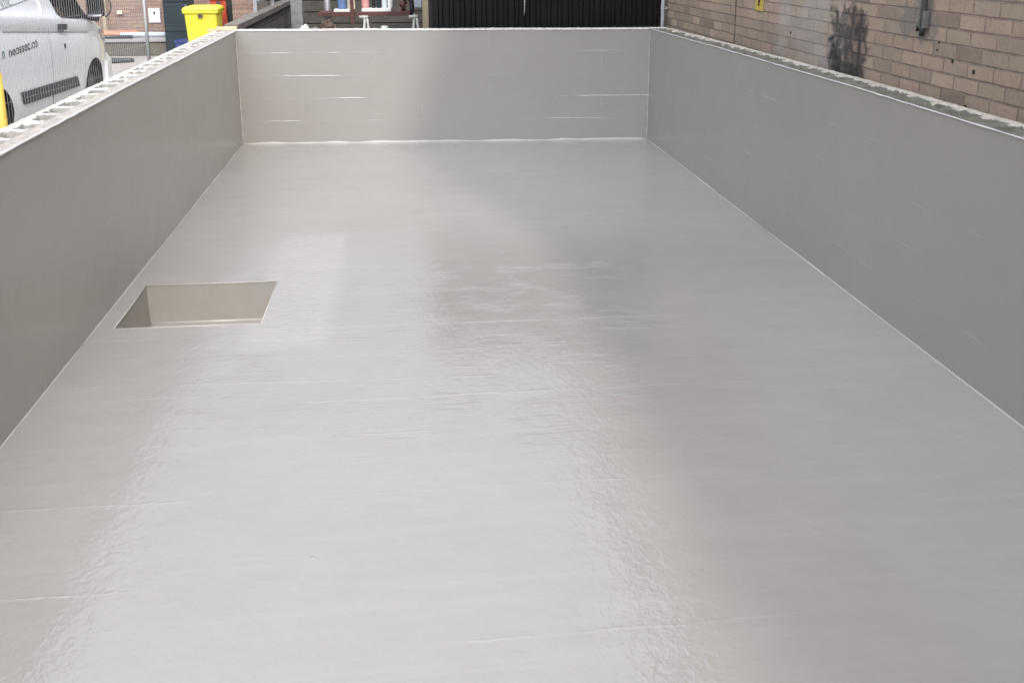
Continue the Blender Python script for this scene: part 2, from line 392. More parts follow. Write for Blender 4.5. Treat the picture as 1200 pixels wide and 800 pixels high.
sb.add([(SX0, SY0, 0), (SX1, SY0, 0), (SX1, SY1, 0), (SX0, SY1, 0), (SX0 + .004, SY0 + .004, -SD), (SX1 - .004, SY0 + .004, -SD), (SX1 - .004, SY1 - .004, -SD), (SX0 + .004, SY1 - .004, -SD)],
       [(0, 1, 5, 4), (1, 2, 6, 5), (2, 3, 7, 6), (3, 0, 4, 7), (4, 5, 6, 7)])
sump = keep(sb.build('sump', M['sump'], tank)); tag(sump, 'square recessed sump in the floor near the left wall')
s2 = MB()
for (x0, y0, x1, y1) in ((SX0, SY1, SX1, SY1), (SX0, SY0, SX1, SY0), (SX0, SY0, SX0, SY1), (SX1, SY0, SX1, SY1)):
    s2.tube([(x0, y0, -.001), ((x0 + x1) / 2 + .002, (y0 + y1) / 2, -.0005), (x1, y1, -.001)], .0035, 6)
keep(s2.build('rim_bead', M['beadlit'], sump, smooth=True)).location = (0, 0, 0)
s3 = MB()
s3.tube([(SX0 + .008, SY1 - .008, -SD + .003), (SX1 - .008, SY1 - .008, -SD + .003)], .008, 8)
s3.tube([(SX0 + .008, SY1 - .008, -SD + .003), (SX0 + .008, SY0 + .008, -SD + .003)], .008, 8)
s3.build('base_bead', M['beadlit'], sump, smooth=True)

def tank_wall(name, A, B, out, ztop, mat, coremat, rimmat, thick, style, label):
    """A->B inner base line, out = outward unit normal, ztop = [(u, z)] along the wall"""
    A = Vector((A[0], A[1], 0)); B = Vector((B[0], B[1], 0)); L = (B - A).length; d = (B - A) / L; o = Vector((out[0], out[1], 0))
    flip = d.cross(Vector((0, 0, 1))).dot(o) > 0        # keeps normals outward from the wall
    def P(u, w, z): return A + d * u + o * w + Vector((0, 0, z))
    def zt(u): return interp(u, ztop) + .003 * noise.noise(Vector((u * 1.3, len(name), 0)))
    def fx(fs): return [tuple(reversed(f)) for f in fs] if not flip else fs
    # inner painted face, slightly uneven
    b = MB(); nu = int(L / .12); nz = 8; vs = []; uvs = []
    for i in range(nu + 1):
        u = L * i / nu
        for k in range(nz + 1):
            z = lerp(-.002, zt(u), k / nz); e = 0 if k in (0, nz) or i in (0, nu) else .004 * noise.noise(Vector((u * 1.2, z * 2.5, 7)))
            vs.append(P(u, e + .0, z)); uvs.append((u, z))
    fs = [(i * (nz + 1) + k, (i + 1) * (nz + 1) + k, (i + 1) * (nz + 1) + k + 1, i * (nz + 1) + k + 1) for i in range(nu) for k in range(nz)]
    b.add(vs, [tuple(reversed(f)) for f in fs] if flip else fs, 0, uvs)
    w = keep(b.build(name, mat, tank, smooth=True)); tag(w, label)
    # block body: outer face and ends
    b = MB(); n = 40; e0 = [P(L * i / n, thick, -.6) for i in range(n + 1)]; e1 = [P(L * i / n, thick, zt(L * i / n)) for i in range(n + 1)]
    b.add(e0 + e1, fx([(i, i + 1, n + 2 + i, n + 1 + i) for i in range(n)]))
    for u in (0, L): b.add([P(u, .001, -.6), P(u, thick, -.6), P(u, thick, zt(u)), P(u, .001, zt(u))], [(0, 1, 2, 3)])
    b.build('block_face', M['block'], w)
    # top of the hollow blocks as a height field: shells, webs, part-filled cores
    b = MB(); du = .0125; nU = int(L / du); wl = [0, .006, .014, .028, .036, .044, .055, .068, .082, .096, .110, .124, .138, .150, .158, .164, .172, .186, .2]
    wl = [x * thick / .2 for x in wl]; nw = len(wl); vs = []; fs = []; ms = []; H = []
    for i in range(nU + 1):
        u = L * i / nU; cell = u / .225; ci = int(cell); f = cell - ci; rnd = random.Random(ci * 7 + len(name))
        depth = rnd.uniform(*style['depth']); lo = rnd.uniform(.0, .02); hi = rnd.uniform(0, .02); ww = .1 + rnd.uniform(0, .05)
        j0 = rnd.random(); row = []
        for wv in wl:
            q = wv / thick; h = 0
            wa = style['core'][0] + lo; wb = style['core'][1] - hi
            edge = noise.noise(Vector((u * 30, wv * 30, 2))) * .02
            inn = min((f - ww + edge) / .06, (1 - ww * .8 - f + edge) / .06, (q - wa + edge) / .09, (wb - q + edge) / .09)
            inn = max(0, min(1, inn)); inn = inn * inn * (3 - 2 * inn)
            fill = lerp(1, style['slope'], (q - style['core'][0]) / max(.01, style['core'][1] - style['core'][0]))
            h = -inn * depth * max(.15, fill) + .0045 * noise.noise(Vector((u * 22, wv * 40, 5))) + .004 * noise.noise(Vector((u * 55, wv * 70, 8))) * (1 if 0 < wv < thick else 0)
            row.append(h); vs.append(P(u, wv, zt(u) + h + (.0 if 0 < wv < thick else 0)))
        H.append(row)
    for i in range(nU):
        for k in range(nw - 1):
            a = i * nw + k; fs.append((a, a + nw, a + nw + 1, a + 1))
            hm = (H[i][k] + H[i + 1][k + 1]) / 2; q = (wl[k] + wl[k + 1]) / 2 / thick
            ms.append(2 if hm < -.006 else (1 if q > style['pale'][0] and q < style['pale'][1] else 0))
    if not flip: fs = [tuple(reversed(f)) for f in fs]
    for m in (0, 1, 2):
        pass
    o0 = len(b.v); b.v += [tuple(v) for v in vs]
    for f, m in zip(fs, ms): b.f.append(f); b.m.append(m)
    b.build('block_top', [rimmat, M['dirtypale'] if name.startswith('right') else M['blockpale'], coremat], w, smooth=False)
    # painted lip along the inner top edge
    b = MB(); pts = [P(L * i / 120, -.002 + .002 * noise.noise(Vector((i * .7, 0, 1))), zt(L * i / 120) - .001 + .003 * noise.noise(Vector((i * .9, 3, 1)))) for i in range(121)]
    b.tube(pts, [(.0036 if name.startswith('right') else .005) + .0025 * noise.noise(Vector((i * .5, 9, 1))) for i in range(121)], 6)
    b.build('paint_lip', M['lip'], w, smooth=True)
    return w, P, L
wL, PL, LL = tank_wall('left_tank_wall', (-.012, .5), (-.028, 10.339), (-1, 0), [(0, 1.098), (3.7, 1.099), (5.5, 1.113), (9.9, 1.120)], M['wallL'], M['core'], M['leftrim'], .205,
                       dict(depth=(.03, .06), core=(.36, .86), slope=1.0, pale=(.40, 1.1)), 'long left wall of the tank, pale topped')
wR, PR, LR = tank_wall('right_tank_wall', (4.068, .5), (4.045, 10.125), (1, 0), [(0, 1.147), (3.3, 1.147), (4.9, 1.150), (7.5, 1.135), (9.6, 1.114)], M['wallR'], M['corewet'], M['rightrim'], .205,
                       dict(depth=(.022, .045), core=(.10, .84), slope=.5, pale=(.52, 1.1)), 'long right wall of the tank beside the brick building')
bn = Vector((10.339 - 10.125, 4.073, 0)).normalized()
wB, PB, LB = tank_wall('back_tank_wall', (-.028, 10.339), (4.045, 10.125), (bn.x, bn.y), [(0, 1.122), (4.1, 1.111)], M['wallB'], M['core'], M['palegrim'], .2,
                       dict(depth=(.012, .03), core=(.3, .8), slope=.8, pale=(.0, .5)), 'short end wall of the tank with raised mortar lines')
wN, PN, LN = tank_wall('near_tank_wall', (-.012, .5), (4.068, .5), (0, -1), [(0, 1.098), (4.1, 1.147)], M['wallL'], M['core'], M['palegrim'], .2,
                       dict(depth=(.012, .03), core=(.3, .8), slope=.8, pale=(.5, 1.1)), None)
# corner posts filling where the walls meet on top
b = MB()
for (x0, x1, y0, y1, z) in ((-.235, -.028, 10.339, 10.545, 1.119), (4.045, 4.255, 10.125, 10.33, 1.111), (-.217, -.012, .3, .5, 1.097), (4.068, 4.27, .3, .5, 1.146)):
    keep(MB().box(x0 + .002, x1 - .001, y0 + .001, y1, -.6, z).build('corner_block', M['blockpale'], tank))
# coved bead in every inner corner, sky highlight put into its pale colour
def bead(pts, r, name='highlit_bead'):
    b = MB(); n = 60; P = []
    for i in range(n + 1):
        t = i / n; p = Vector(pts[0]).lerp(Vector(pts[1]), t); q = r * .25
        P.append(p + Vector((noise.noise(Vector((i * .6, 1, r))) * q, noise.noise(Vector((i * .6, 2, r))) * q, noise.noise(Vector((i * .6, 3, r))) * q)))
    b.tube(P, [r * max(.25, .85 + .9 * noise.noise(Vector((i * .33, 5, r * 90)))) for i in range(n + 1)], 10)
    return keep(b.build(name, M['beadlit'], tank, smooth=True))
bead([(-.012, .5, .001), (-.028, 10.339, .001)], .0045); bead([(4.068, .5, .001), (4.045, 10.125, .001)], .006)
bead([(-.028, 10.337, .002), (4.045, 10.123, .002)], .014); bead([(-.028, 10.338, 0), (-.028, 10.338, 1.11)], .006); bead([(4.045, 10.124, 0), (4.045, 10.124, 1.10)], .006)

# ------------------------------------------------------------------ brick building on the right
bld = empty('brick_building', (4.32, 0, GZ), 'long buff brick building beside the right wall of the tank, daubed with black tar', 'building')
BX = 4.315
b = MB()
b.box(BX, 10, -6, 19, -.6, 5.2)
o = b.build('brick_walls', M['brickR'], bld); o.location = (-4.32, 0, -GZ)
b = MB(); b.box(BX - .10, 10.1, -6.1, 19.1, 5.2, 5.32); b.box(BX + .15, 10.0, -6, 19, 5.32, 5.5)
o = b.build('roof', M['slab'], bld); o.location = (-4.32, 0, -GZ)
b = MB(); b.box(BX + .02, 9.5, -.3, 8.6, 5.5, 8.6)  # unseen block added to cast the shadow edge on the end wall
o = b.build('shadow_caster', M['brickR'], bld); o.location = (-4.32, 0, -GZ)
b = MB(); b.box(BX - .004, BX + .004, 8.285, 8.30, -.4, 5.2)
o = b.build('movement_joint', simple('joint_filler', (.10, .075, .06), .9), bld); o.location = (-4.32, 0, -GZ)
# drill holes in the bricks
b = MB(); 
for (y, z, r) in ((4.86, 1.34, .009), (4.66, 1.31, .011), (5.02, 1.38, .006), (4.70, 1.135, .012), (5.01, 1.42, .006), (7.05, 1.31, .01), (5.95, 1.13, .012)):
    o = MB().lathe([(0.001, -.0035), (r, -.0035), (r, .002)], (BX, y, z), 'x', 12).build('drill_hole', M['black'], bld); o.location = (-4.32, 0, -GZ)
# pipe and bracket on the wall
dp = empty('wall_pipe', (BX, 5.16, 1.45), 'grey iron pipe stub and box clamped to the buff bricks right of the tar', 'pipe')
b = MB(); b.tube([(-.03, -.02, .05), (-.03, -.02, 1.6)], .017, 12)
b.build('pipe_run', M['pipegrey'], dp, smooth=True)
b = MB(); b.box(-.04, -.003, -.04, .012, .03, .12); b.box(-.02, -.002, .012, .07, .03, .05)
b.build('bracket', M['pipegrey'], dp, bevel=.006)
b = MB(); b.tube([(-.03, -.02, .05), (-.03, -.02, -.01)], .013, 10); b.build('pipe_end', M['blackpl'], dp, smooth=True)
MB().tube([(-.028, .035, .04), (-.028, .035, .012)], .009, 8).build('bolt', M['blackpl'], dp, smooth=True)
# yellow warning sign
sg = empty('warning_sign', (BX - .006, 7.72, 1.4), 'small yellow sign with a black mark fixed high on the buff brick wall', 'sign')
b = MB(); b.box(-.003, .004, -.085, .085, .02, .26); b.build('sign_plate', M['signyel'], sg, bevel=.004)
b = MB(); b.box(-.006, -.0035, -.02, .02, .085, .20); b.lathe([(.001, -.006), (.014, -.006), (.014, -.0035)], (0, 0, .07), 'x', 14); b.build('exclamation_mark', M['signink'], sg)

# ------------------------------------------------------------------ black clad shed behind the tank
shed = empty('clad_shed', (3.05, 10.6, GZ), 'low shed clad in black corrugated sheet behind the tank end wall', 'shed')
def S(o): o.location = (-3.05, -10.6, -GZ); return o
b = MB(); x = 1.90; ring0 = []; prof = []
while x < 4.22:
    prof += [(x, 0), (x + .055, 0), (x + .068, -.022), (x + .098, -.022)]; x += .111
prof = [p for p in prof if p[0] < 4.225]
vs = [(p[0], 10.6 + p[1], -.15) for p in prof] + [(p[0], 10.6 + p[1], 2.35) for p in prof]; n = len(prof)
b.add(vs, [(i, i + 1, n + i + 1, n + i) for i in range(n - 1)])
S(b.build('front_cladding', M['shed'], shed))
b = MB(); b.box(1.90, 4.225, 10.63, 14.5, -.15, 2.33); S(b.build('shed_body', M['shed'], shed))
b = MB(); b.box(1.82, 4.27, 10.52, 14.6, 2.355, 2.42); S(b.build('shed_roof', M['shed'], shed))
b = MB(); b.box(1.80, 1.86, 10.55, 10.61, -.15, 2.35); S(b.build('corner_post', M['post'], shed, bevel=.004))
b = MB(); b.tube([(2.835, 10.562, 1.22), (2.835, 10.545, 1.25), (2.838, 10.545, 1.36), (2.838, 10.562, 1.39)], .007, 8); S(b.build('door_handle', M['steel'], shed, smooth=True))
dpp = empty('downpipe', (4.262, 10.5, GZ), 'pale grey downpipe between the black shed and the brick building', 'downpipe')
b = MB(); b.tube([(0, 0, 0), (0, 0, 2.5)], .018, 12); b.build('pipe_run', M['greengrey'], dpp, smooth=True)
b = MB()
for z in (1.42, 2.2): MB().tube([(0, 0, z), (0, 0, z + .04)], .023, 12).box(-.002, .05, -.004, .004, z + .01, z + .03).build('pipe_clip', M['greengrey'], dpp)

# ------------------------------------------------------------------ retaining wall, coping and railing behind the left corner
rw = empty('retaining_wall', (-.12, 13.2, GZ), 'dark stone retaining wall with coping running back from the left corner of the tank', 'wall')
b = MB(); b.box(-.15, -.06, 10.62, 15.9, -.6, 1.09); o = b.build('stone_face', M['stone'], rw); o.location = (.12, -13.2, -GZ)
b = MB(); y = 10.60
while y < 15.9:
    b.box(-.18, -.035, y, min(y + .595, 15.9), 1.093, 1.165 + random.uniform(-.004, .004)); y += .603
o = b.build('coping', M['coping'], rw, bevel=.008); o.location = (.12, -13.2, -GZ)
rl = empty('metal_railing', (-.12, 14, 1.165), 'grey metal bar railing standing on the stone coping', 'railing')
b = MB(); b.box(-.02, .02, -1.5, 1.8, .10, .13); b.box(-.02, .02, -1.5, 1.8, .95, .98); b.build('rail', M['steel'], rl)
for y in (-1.5, .15, 1.8): MB().box(-.022, .022, y - .022, y + .022, 0, 1.02).build('post', M['steel'], rl)
b = MB(); y = -1.38
while y < 1.75: b.tube([(0, y, .13), (0, y, .95)], .008, 6); y += .11
b.build('balusters', M['steel'], rl)
gp = empty('brick_pillar', (-.93, 17, GZ), 'brown brick pillar behind the railing', 'pillar')
b = MB(); b.box(-.14, .22, -.2, .2, 0, 2.4); b.build('brick_shaft', M['brickB'], gp)
b = MB(); b.box(-.18, .26, -.24, .24, 2.4, 2.48); b.build('cap', M['coping'], gp, bevel=.01)
# back fence of the store
bf = empty('board_fence', (1.2, 16.6, GZ), 'dark weathered horizontal board fence behind the workbench', 'fence')
b = MB(); z = .02
while z < 2.0: b.box(-1.9, 3.0, -.012 + random.uniform(-.004, .004), .012, z, z + .165); z += .178
b.build('boards', M['darktimber'], bf, bevel=.003)
MB().box(-1.9, 3.0, .015, .03, 0, 2.0).build('backing', M['darktimber'], bf)
for x in (-1.85, -.6, .7, 2.0, 2.95): MB().box(x - .05, x + .05, .034, .13, 0, 2.1).build('post', M['darktimber'], bf)

# ------------------------------------------------------------------ things in the store beyond the end wall
tb = MB(); tb.box(-.21, -.015, 10.45, 10.62, 1.168, 1.195, M=None)
pl = MB(); pl.box(-.10, .10, -.05, .05, 0, .03); pl.box(-.18, -.11, -.04, .05, -.012, .008)
o = pl.build('timber_offcut', M['timber'], bevel=.003); o.location = (-.13, 10.44, 1.123); o.rotation_euler = (0, 0, R(8)); tag(o, 'pale sawn timber offcut lying on the left back corner of the tank', 'timber')

def bench():
    t = empty('workbench', (1.1, 14.5, GZ), 'dark red steel beam bench on white trestles behind the end wall', 'workbench')
    b = MB(); b.box(-.65, .60, -.05, .05, 1.145, 1.20); b.box(-.65, .60, .25, .34, 1.15, 1.20)
    for x in (-.6, -.1, .5): b.box(x, x + .05, .05, .25, 1.155, 1.195)
    b.build('steel_beam', M['rust'], t, bevel=.004)
    b = MB(); b.box(-.44, -.20, -.035, .3, 1.202, 1.232); b.box(-.06, .34, -.035, .3, 1.202, 1.24); b.build('white_board', M['white'], t, bevel=.003)
    b = MB(); b.box(-.215, -.165, -.075, -.052, 1.05, 1.75); b.build('upright', M['rust'], t, bevel=.003)
    for x, w in ((-.02, .10), (.66, .12)):
        k = MB()
        for yy in (-.06, .34):
            k.tube([(x, yy, 1.13), (x - w, yy, .0)], .017, 8); k.tube([(x + .03, yy, 1.13), (x + .03 + w, yy, 0)], .017, 8)
        k.tube([(x, -.06, 1.13), (x, .34, 1.13)], .02, 8); k.tube([(x - .08, -.06, 1.13), (x + .05, -.06, 1.13)], .022, 8)
        k.build('trestle', M['trestle'], t, smooth=True)
    return t
bench()
def tub(x, y, z, w, h, mat, label, lidm=None, name='paint_tub', cat='tub', round_=True):
    t = empty(name, (x, y, z), label, cat)
    b = MB()
    if round_: b.lathe([(.001, 0), (w * .44, 0), (w * .5, h * .1), (w * .5, h * .88), (w * .53, h * .9), (w * .53, h * .93), (w * .5, h * .94)], (0, 0, 0), 'z', 20)
    else: b.box(-w / 2, w / 2, -w * .4, w * .4, 0, h)
    b.build('tub_body' if round_ else 'carton', mat, t, smooth=False, bevel=.004)
    b = MB()
    if round_: b.lathe([(.001, h), (w * .52, h), (w * .54, h * .985), (w * .54, h * .945)], (0, 0, 0), 'z', 20)
    else: b.box(-w / 2 - .003, w / 2 + .003, -w * .4 - .003, w * .4 + .003, h + .001, h + .015)
    b.build('lid', lidm or M['white'], t)
    return t
BZ = GZ + 1.24; BZ2 = GZ + 1.232
tub(.77, 14.62, BZ2, .125, .33, M['bluetub'], 'blue round tub on the left end of the red bench')
tub(.895, 14.6, BZ2, .10, .36, M['cream'], 'cream carton on the red bench beside the blue tub', M['cream'], 'carton', 'carton', False)
tub(1.085, 14.62, BZ, .105, .35, M['pink'], 'pink tub standing on the red bench right of the red upright', M['pink'])
tub(1.20, 14.66, BZ, .05, .25, M['black'], 'slim black bottle on the red bench next to the pink tub', M['black'], 'bottle', 'bottle')
tub(1.27, 14.64, BZ, .055, .27, M['navy'], 'dark teal bottle between the black bottle and the pale tubs on the bench', M['black'], 'bottle', 'bottle')
tub(1.35, 14.63, BZ, .075, .30, M['palebl'], 'pale blue tub in the right half of the red bench', M['white'])
tub(1.43, 14.6, BZ, .07, .26, M['white'], 'white tub at the far right of the tubs on the bench', M['white'])
# pump head on the bench end
t = empty('pump', (1.66, 14.5, GZ + 1.16), 'dark red and black hand pump at the right end of the bench', 'pump')
b = MB(); b.tube([(-.05, 0, .045), (-.05, 0, .22)], [.03, .038], 12); b.tube([(-.10, 0, .12), (.0, 0, .17)], .025, 10); b.build('pump_body', M['rust'], t, smooth=True)
b = MB(); b.tube([(-.04, 0, .22), (.02, 0, .25), (.06, 0, .17), (.07, 0, .08), (.05, 0, -.05)], .03, 10); b.lathe([(.001, -.05), (.06, -.05), (.06, .05), (.001, .05)], (0, 0, .25), 'y', 16); b.build('pump_hose', M['blackpl'], t, smooth=True)
# grey square posts
t = tag(MB().box(-.075, .075, -.07, .07, 0, 2.3).build('concrete_post', M['conc'], bevel=.008, loc=(.21, 14.0, GZ)), 'thick grey concrete post left of the red bench', 'post', None)
t = tag(MB().tube([(0, 0, 0), (0, 0, 2.1)], .045, 12).build('steel_post', M['steel'], smooth=True, loc=(.545, 14.9, GZ)), 'round grey steel post just behind the left end of the bench', 'post', None)
t = tag(MB().tube([(0, 0, 0), (0, 0, 1.02)], .048, 12).build('standpipe', M['white'], smooth=True, loc=(1.35, 14.3, GZ)), 'short white standpipe under the red bench', 'pipe', None)
t = tag(MB().box(-.05, .05, -.04, .04, 0, .16).build('meter_box', M['palebl'], bevel=.006, loc=(1.82, 14.9, 1.08)), 'pale grey meter box by the shed corner post', 'box', None)
# crumpled bags
def bag(x, y, z, r, mat, label, seed):
    b = MB(); n, m_ = 18, 12; rings = []
    for i in range(m_ + 1):
        a = math.pi * i / m_; ring = []
        for k in range(n):
            ph = 2 * math.pi * k / n
            v = Vector((math.sin(a) * math.cos(ph), math.sin(a) * math.sin(ph), math.cos(a)))
            q = r * (1 + .5 * noise.noise(v * 2.2 + Vector((seed, 0, 0))) + .2 * noise.noise(v * 6 + Vector((0, seed, 0))))
            ring.append((v.x * q, v.y * q * .8, v.z * q * 1.1 + r))
        rings.append(ring)
    b.loft(rings); return tag(b.build('plastic_bag', mat, loc=(x, y, z)), label, 'bag')
bag(.62, 13.8, .785, .095, M['tarp'], 'dark brown bundled tarpaulin on the pallets under the left end of the bench', 8.1)
bag(.33, 13.7, .80, .062, M['white'], 'crumpled white bag on the pallet stack beside the concrete post', 1.2)
bag(.46, 13.75, .78, .055, M['conc'], 'crumpled grey bag beside the white bag', 4.7)
t = empty('pallet_stack', (.40, 13.75, GZ), 'low stack of dark pallets under the crumpled bags', 'pallets')
for k in range(7):
    b = MB(); z = k * .134
    for i in range(5): b.box(-.3 + i * .125, -.21 + i * .125, -.4, .4, z + .1, z + .12)
    for yy in (-.38, -.04, .3): b.box(-.3, .29, yy, yy + .08, z, z + .1)
    b.build('pallet', M['darktimber'], t)

# ------------------------------------------------------------------ wheelie bins
def bin_(x, y, w, h, body, lid, label, rz=0, dz=0):
    t = empty('wheelie_bin', (x, y, GZ), label, 'bin', None, rz)
    d = w * 1.15; rings = []
    for z, k in ((.08, .76), (.1, .80), (h * .88, .97), (h * .90, 1.0)):
        hw, hd = w / 2 * k, d / 2 * k; c = .04; ring = []
        for sx, sy in ((1, 1), (-1, 1), (-1, -1), (1, -1)):
            for a in range(4):
                th = {(1, 1): 0, (-1, 1): 90, (-1, -1): 180, (1, -1): 270}[(sx, sy)] + a * 30
                ring.append((sx * (hw - c) + c * math.cos(R(th)), sy * (hd - c) + c * math.sin(R(th)), z))
        rings.append(ring)
    MB().loft(rings).build('bin_body', body, t)
    b = MB(); b.box(-w / 2 - .015, w / 2 + .015, -d / 2 - .02, d / 2 + .015, h * .895, h * .93); b.build('rim', body, t, bevel=.008)
    rings = []
    for z, k in ((h * .932, 1.08), (h * .955, 1.08), (h * .985, .98), (h, .80)):
        hw, hd = w / 2 * k, d / 2 * k; rings.append([(hw, hd, z), (-hw, hd, z), (-hw, -hd, z), (hw, -hd, z)])
    MB().loft(rings).build('lid', lid, t, bevel=.01)
    b = MB(); b.tube([(-w / 2 * .8, d / 2 + .05, h * .93), (w / 2 * .8, d / 2 + .05, h * .93)], .016, 8); b.build('handle', body, t)
    for sx in (-1, 1):
        MB().lathe([(.001, -.025), (.10, -.025), (.10, .025), (.001, .025)], (sx * (w / 2 - .02), d / 2 - .05, .1), 'x', 20).build('wheel', M['tyre'], t)
    b = MB(); b.box(-.04, .04, -d / 2 - .028, -d / 2 - .02, h * .83, h * .88); b.build('catch', M['greypl'], t)
    return t
bin_(-1.83, 18.5, .56, 1.10, M['yellow'], M['yellow'], 'bright yellow wheelie bin behind the left wall of the tank', 0)
bin_(-1.72, 19.6, .33, 1.28, M['red'], M['red'], 'red wheelie bin just showing behind the yellow one')
bin_(-1.32, 18.95, .36, 1.35, M['black'], M['black'], 'black wheelie bin between the yellow bin and the brick pillar')
cb = empty('steel_cabinet', (-2.77, 21.0, GZ), 'tall very dark teal steel cabinet left of the yellow bin', 'cabinet')
MB().box(-.24, .26, -.25, .25, .02, 2.3).build('cabinet_body', M['navy'], cb, bevel=.01)
MB().box(-.22, .24, -.268, -.252, .5, 1.02).build('door', M['navy'], cb, bevel=.006)
MB().box(-.22, .24, -.268, -.252, 1.06, 2.2).build('door', M['navy'], cb, bevel=.006)
MB().box(.18, .20, -.285, -.27, .9, 1.0).build('handle', M['steel'], cb)
bc = empty('plastic_crate', (-2.52, 20.2, GZ), 'dark blue plastic crate on the ground in front of the dark cabinet', 'crate')
b = MB(); b.box(-.16, .2, -.15, .15, 0, .02); b.box(-.16, -.145, -.15, .15, .02, .34); b.box(.185, .2, -.15, .15, .02, .34); b.box(-.145, .185, -.15, -.135, .02, .34); b.box(-.145, .185, .135, .15, .02, .34)
b.build('crate_shell', M['blue'], bc); b = MB(); b.box(-.18, .22, -.17, -.151, .34, .38); b.box(-.18, .22, .151, .17, .34, .38); b.box(-.18, -.161, -.151, .151, .34, .38); b.box(.201, .22, -.151, .151, .34, .38); b.build('crate_rim', M['blue'], bc)

# ------------------------------------------------------------------ back left: raised slab, pipes, brick building, sign
ks = empty('low_wall', (-5, 21.1, GZ), 'low mossy stone kerb wall holding a raised slab in front of the brown brick building', 'wall')
b = MB(); b.box(-4.5, 1.98, 0, .25, 0, .27); b.build('stone_face', M['stonex'], ks)
b = MB(); b.box(-4.5, 2.0, -.03, .30, .272, .33); b.build('coping', M['slab'], ks, bevel=.006)
b = MB(); b.box(-4.5, 2.0, .305, 1.4, .0, .31); b.build('slab_top', M['slab'], ks)
def pipe(x0, x1, y, z, r, mat, label, name='plastic_pipe', cat='pipe', dy=0):
    t = tag(MB().tube([(x0, y, z), ((x0 + x1) / 2, y + dy / 2, z + .004), (x1, y + dy, z)], r, 12).build(name, mat, smooth=True), label, cat)
pipe(-5.6, -3.78, 21.75, .245, .058, M['orange'], 'long orange plastic pipe lying on the raised slab beside the van')
pipe(-5.2, -3.7, 21.62, .235, .05, M['orange'], 'shorter orange pipe lying in front of the long orange one', dy=.1)
pipe(-4.05, -3.02, 21.5, .23, .05, M['palebl'], 'pale bluish white pipe lying on the slab beneath the white sign')
pipe(-5.3, -3.75, 21.22, .215, .035, M['hose'], 'black pipe lying on the edge of the low stone wall')
bb = empty('brick_building', (-6, 22.6, GZ), 'brown brick building across the yard behind the van', 'building')
b = MB(); b.box(-8, 4.6, 0, 5, 0, 3.0); b.build('brick_walls', M['brickB'], bb)
b = MB(); b.box(-8.1, 4.7, -.12, 5.1, 3.0, 3.15); b.build('roof', M['slab'], bb)
ws = empty('notice_sign', (-3.6, 22.57, .40), 'white notice with a small dark symbol on the brown brick wall', 'sign')
MB().box(-.12, .11, 0, .025, 0, .29).build('sign_plate', M['signwhite'], ws, bevel=.003)
b = MB(); b.lathe([(.001, -.003), (.026, -.003), (.026, -.001)], (0, 0, .205), 'y', 16); b.box(-.012, .014, -.003, -.001, .155, .185); b.build('symbol', M['inkgrey'], ws)
b = MB(); b.box(-.08, -.02, -.003, -.001, .06, .15); b.build('blue_panel', M['palebl'], ws)
cp = tag(MB().tube([(0, 0, 0), (0, 0, 2.6)], .05, 10).build('cream_pipe', M['cream'], smooth=True, loc=(-4.60, 22.5, .0)), 'cream downpipe on the brown brick wall seen past the van mirror', 'downpipe')
cp = tag(MB().box(-.05, .05, -.03, .03, 0, .07).build('junction_box', M['cream'], bevel=.006, loc=(-4.30, 22.56, .58)), 'small pale box on the brown brick wall', 'box')
# garden hose on the yard
pts = []
for k in range(41):
    a = k / 40; xx = lerp(-5.05, -3.45, a); pts.append((xx, 19.9 - .32 * math.sin(a * math.pi) * (1 if a < .9 else .9), GZ + .035))
for k in range(1, 30):
    a = k / 30; pts.append((lerp(-3.45, -4.95, a), 20.05 + .12 * math.sin(a * math.pi * 1.1), GZ + .035))
tag(MB().tube(pts, .032, 8).build('garden_hose', M['hose'], smooth=True), 'black hose lying in a loop on the concrete yard in front of the van', 'hose')

# ------------------------------------------------------------------ white van
VH = .041
van = empty('panel_van', (-2.276 - .986 * math.cos(VH), 13.509 + .986 * math.sin(VH), GZ), 'white panel van parked along the left side of the tank behind the mesh fence', 'van', None, -VH)
AX0, WBASE = .93, 2.93
def topz(s): return interp(s, [(0, .72), (.04, .86), (.12, .98), (.3, 1.07), (.6, 1.16), (.92, 1.25), (1.02, 1.31), (1.4, 1.60), (1.8, 1.86), (2.0, 1.94), (2.3, 1.985), (4.7, 1.97), (4.9, 1.94), (4.97, 1.86)])
def pw(s): return interp(s, [(0, .70), (.06, .80), (.15, .865), (.3, .925), (.5, .965), (.75, .988), (1.0, .998), (1.4, 1), (4.5, 1), (4.85, .985), (4.97, .95)])
def crease(s): return .975 + .078 * s
def wz(z, s):
    c = min(crease(s), topz(s) - .14); bl = min(c + .175, topz(s) - .05)
    return interp(z, [(.22, .90), (.30, .945), (.45, .975), (.62, .99), (.85, 1.0), (c - .05, .997), (c - .008, .984), (c + .006, .986), (c + .04, .998), (bl - .05, .995), (bl - .012, .986), (bl + .012, .962), (1.6, .915), (1.8, .862), (1.92, .80), (2.0, .70)])
def side(s, z): return .986 * pw(s) * wz(z, s)
def ycoord(s): return AX0 - s
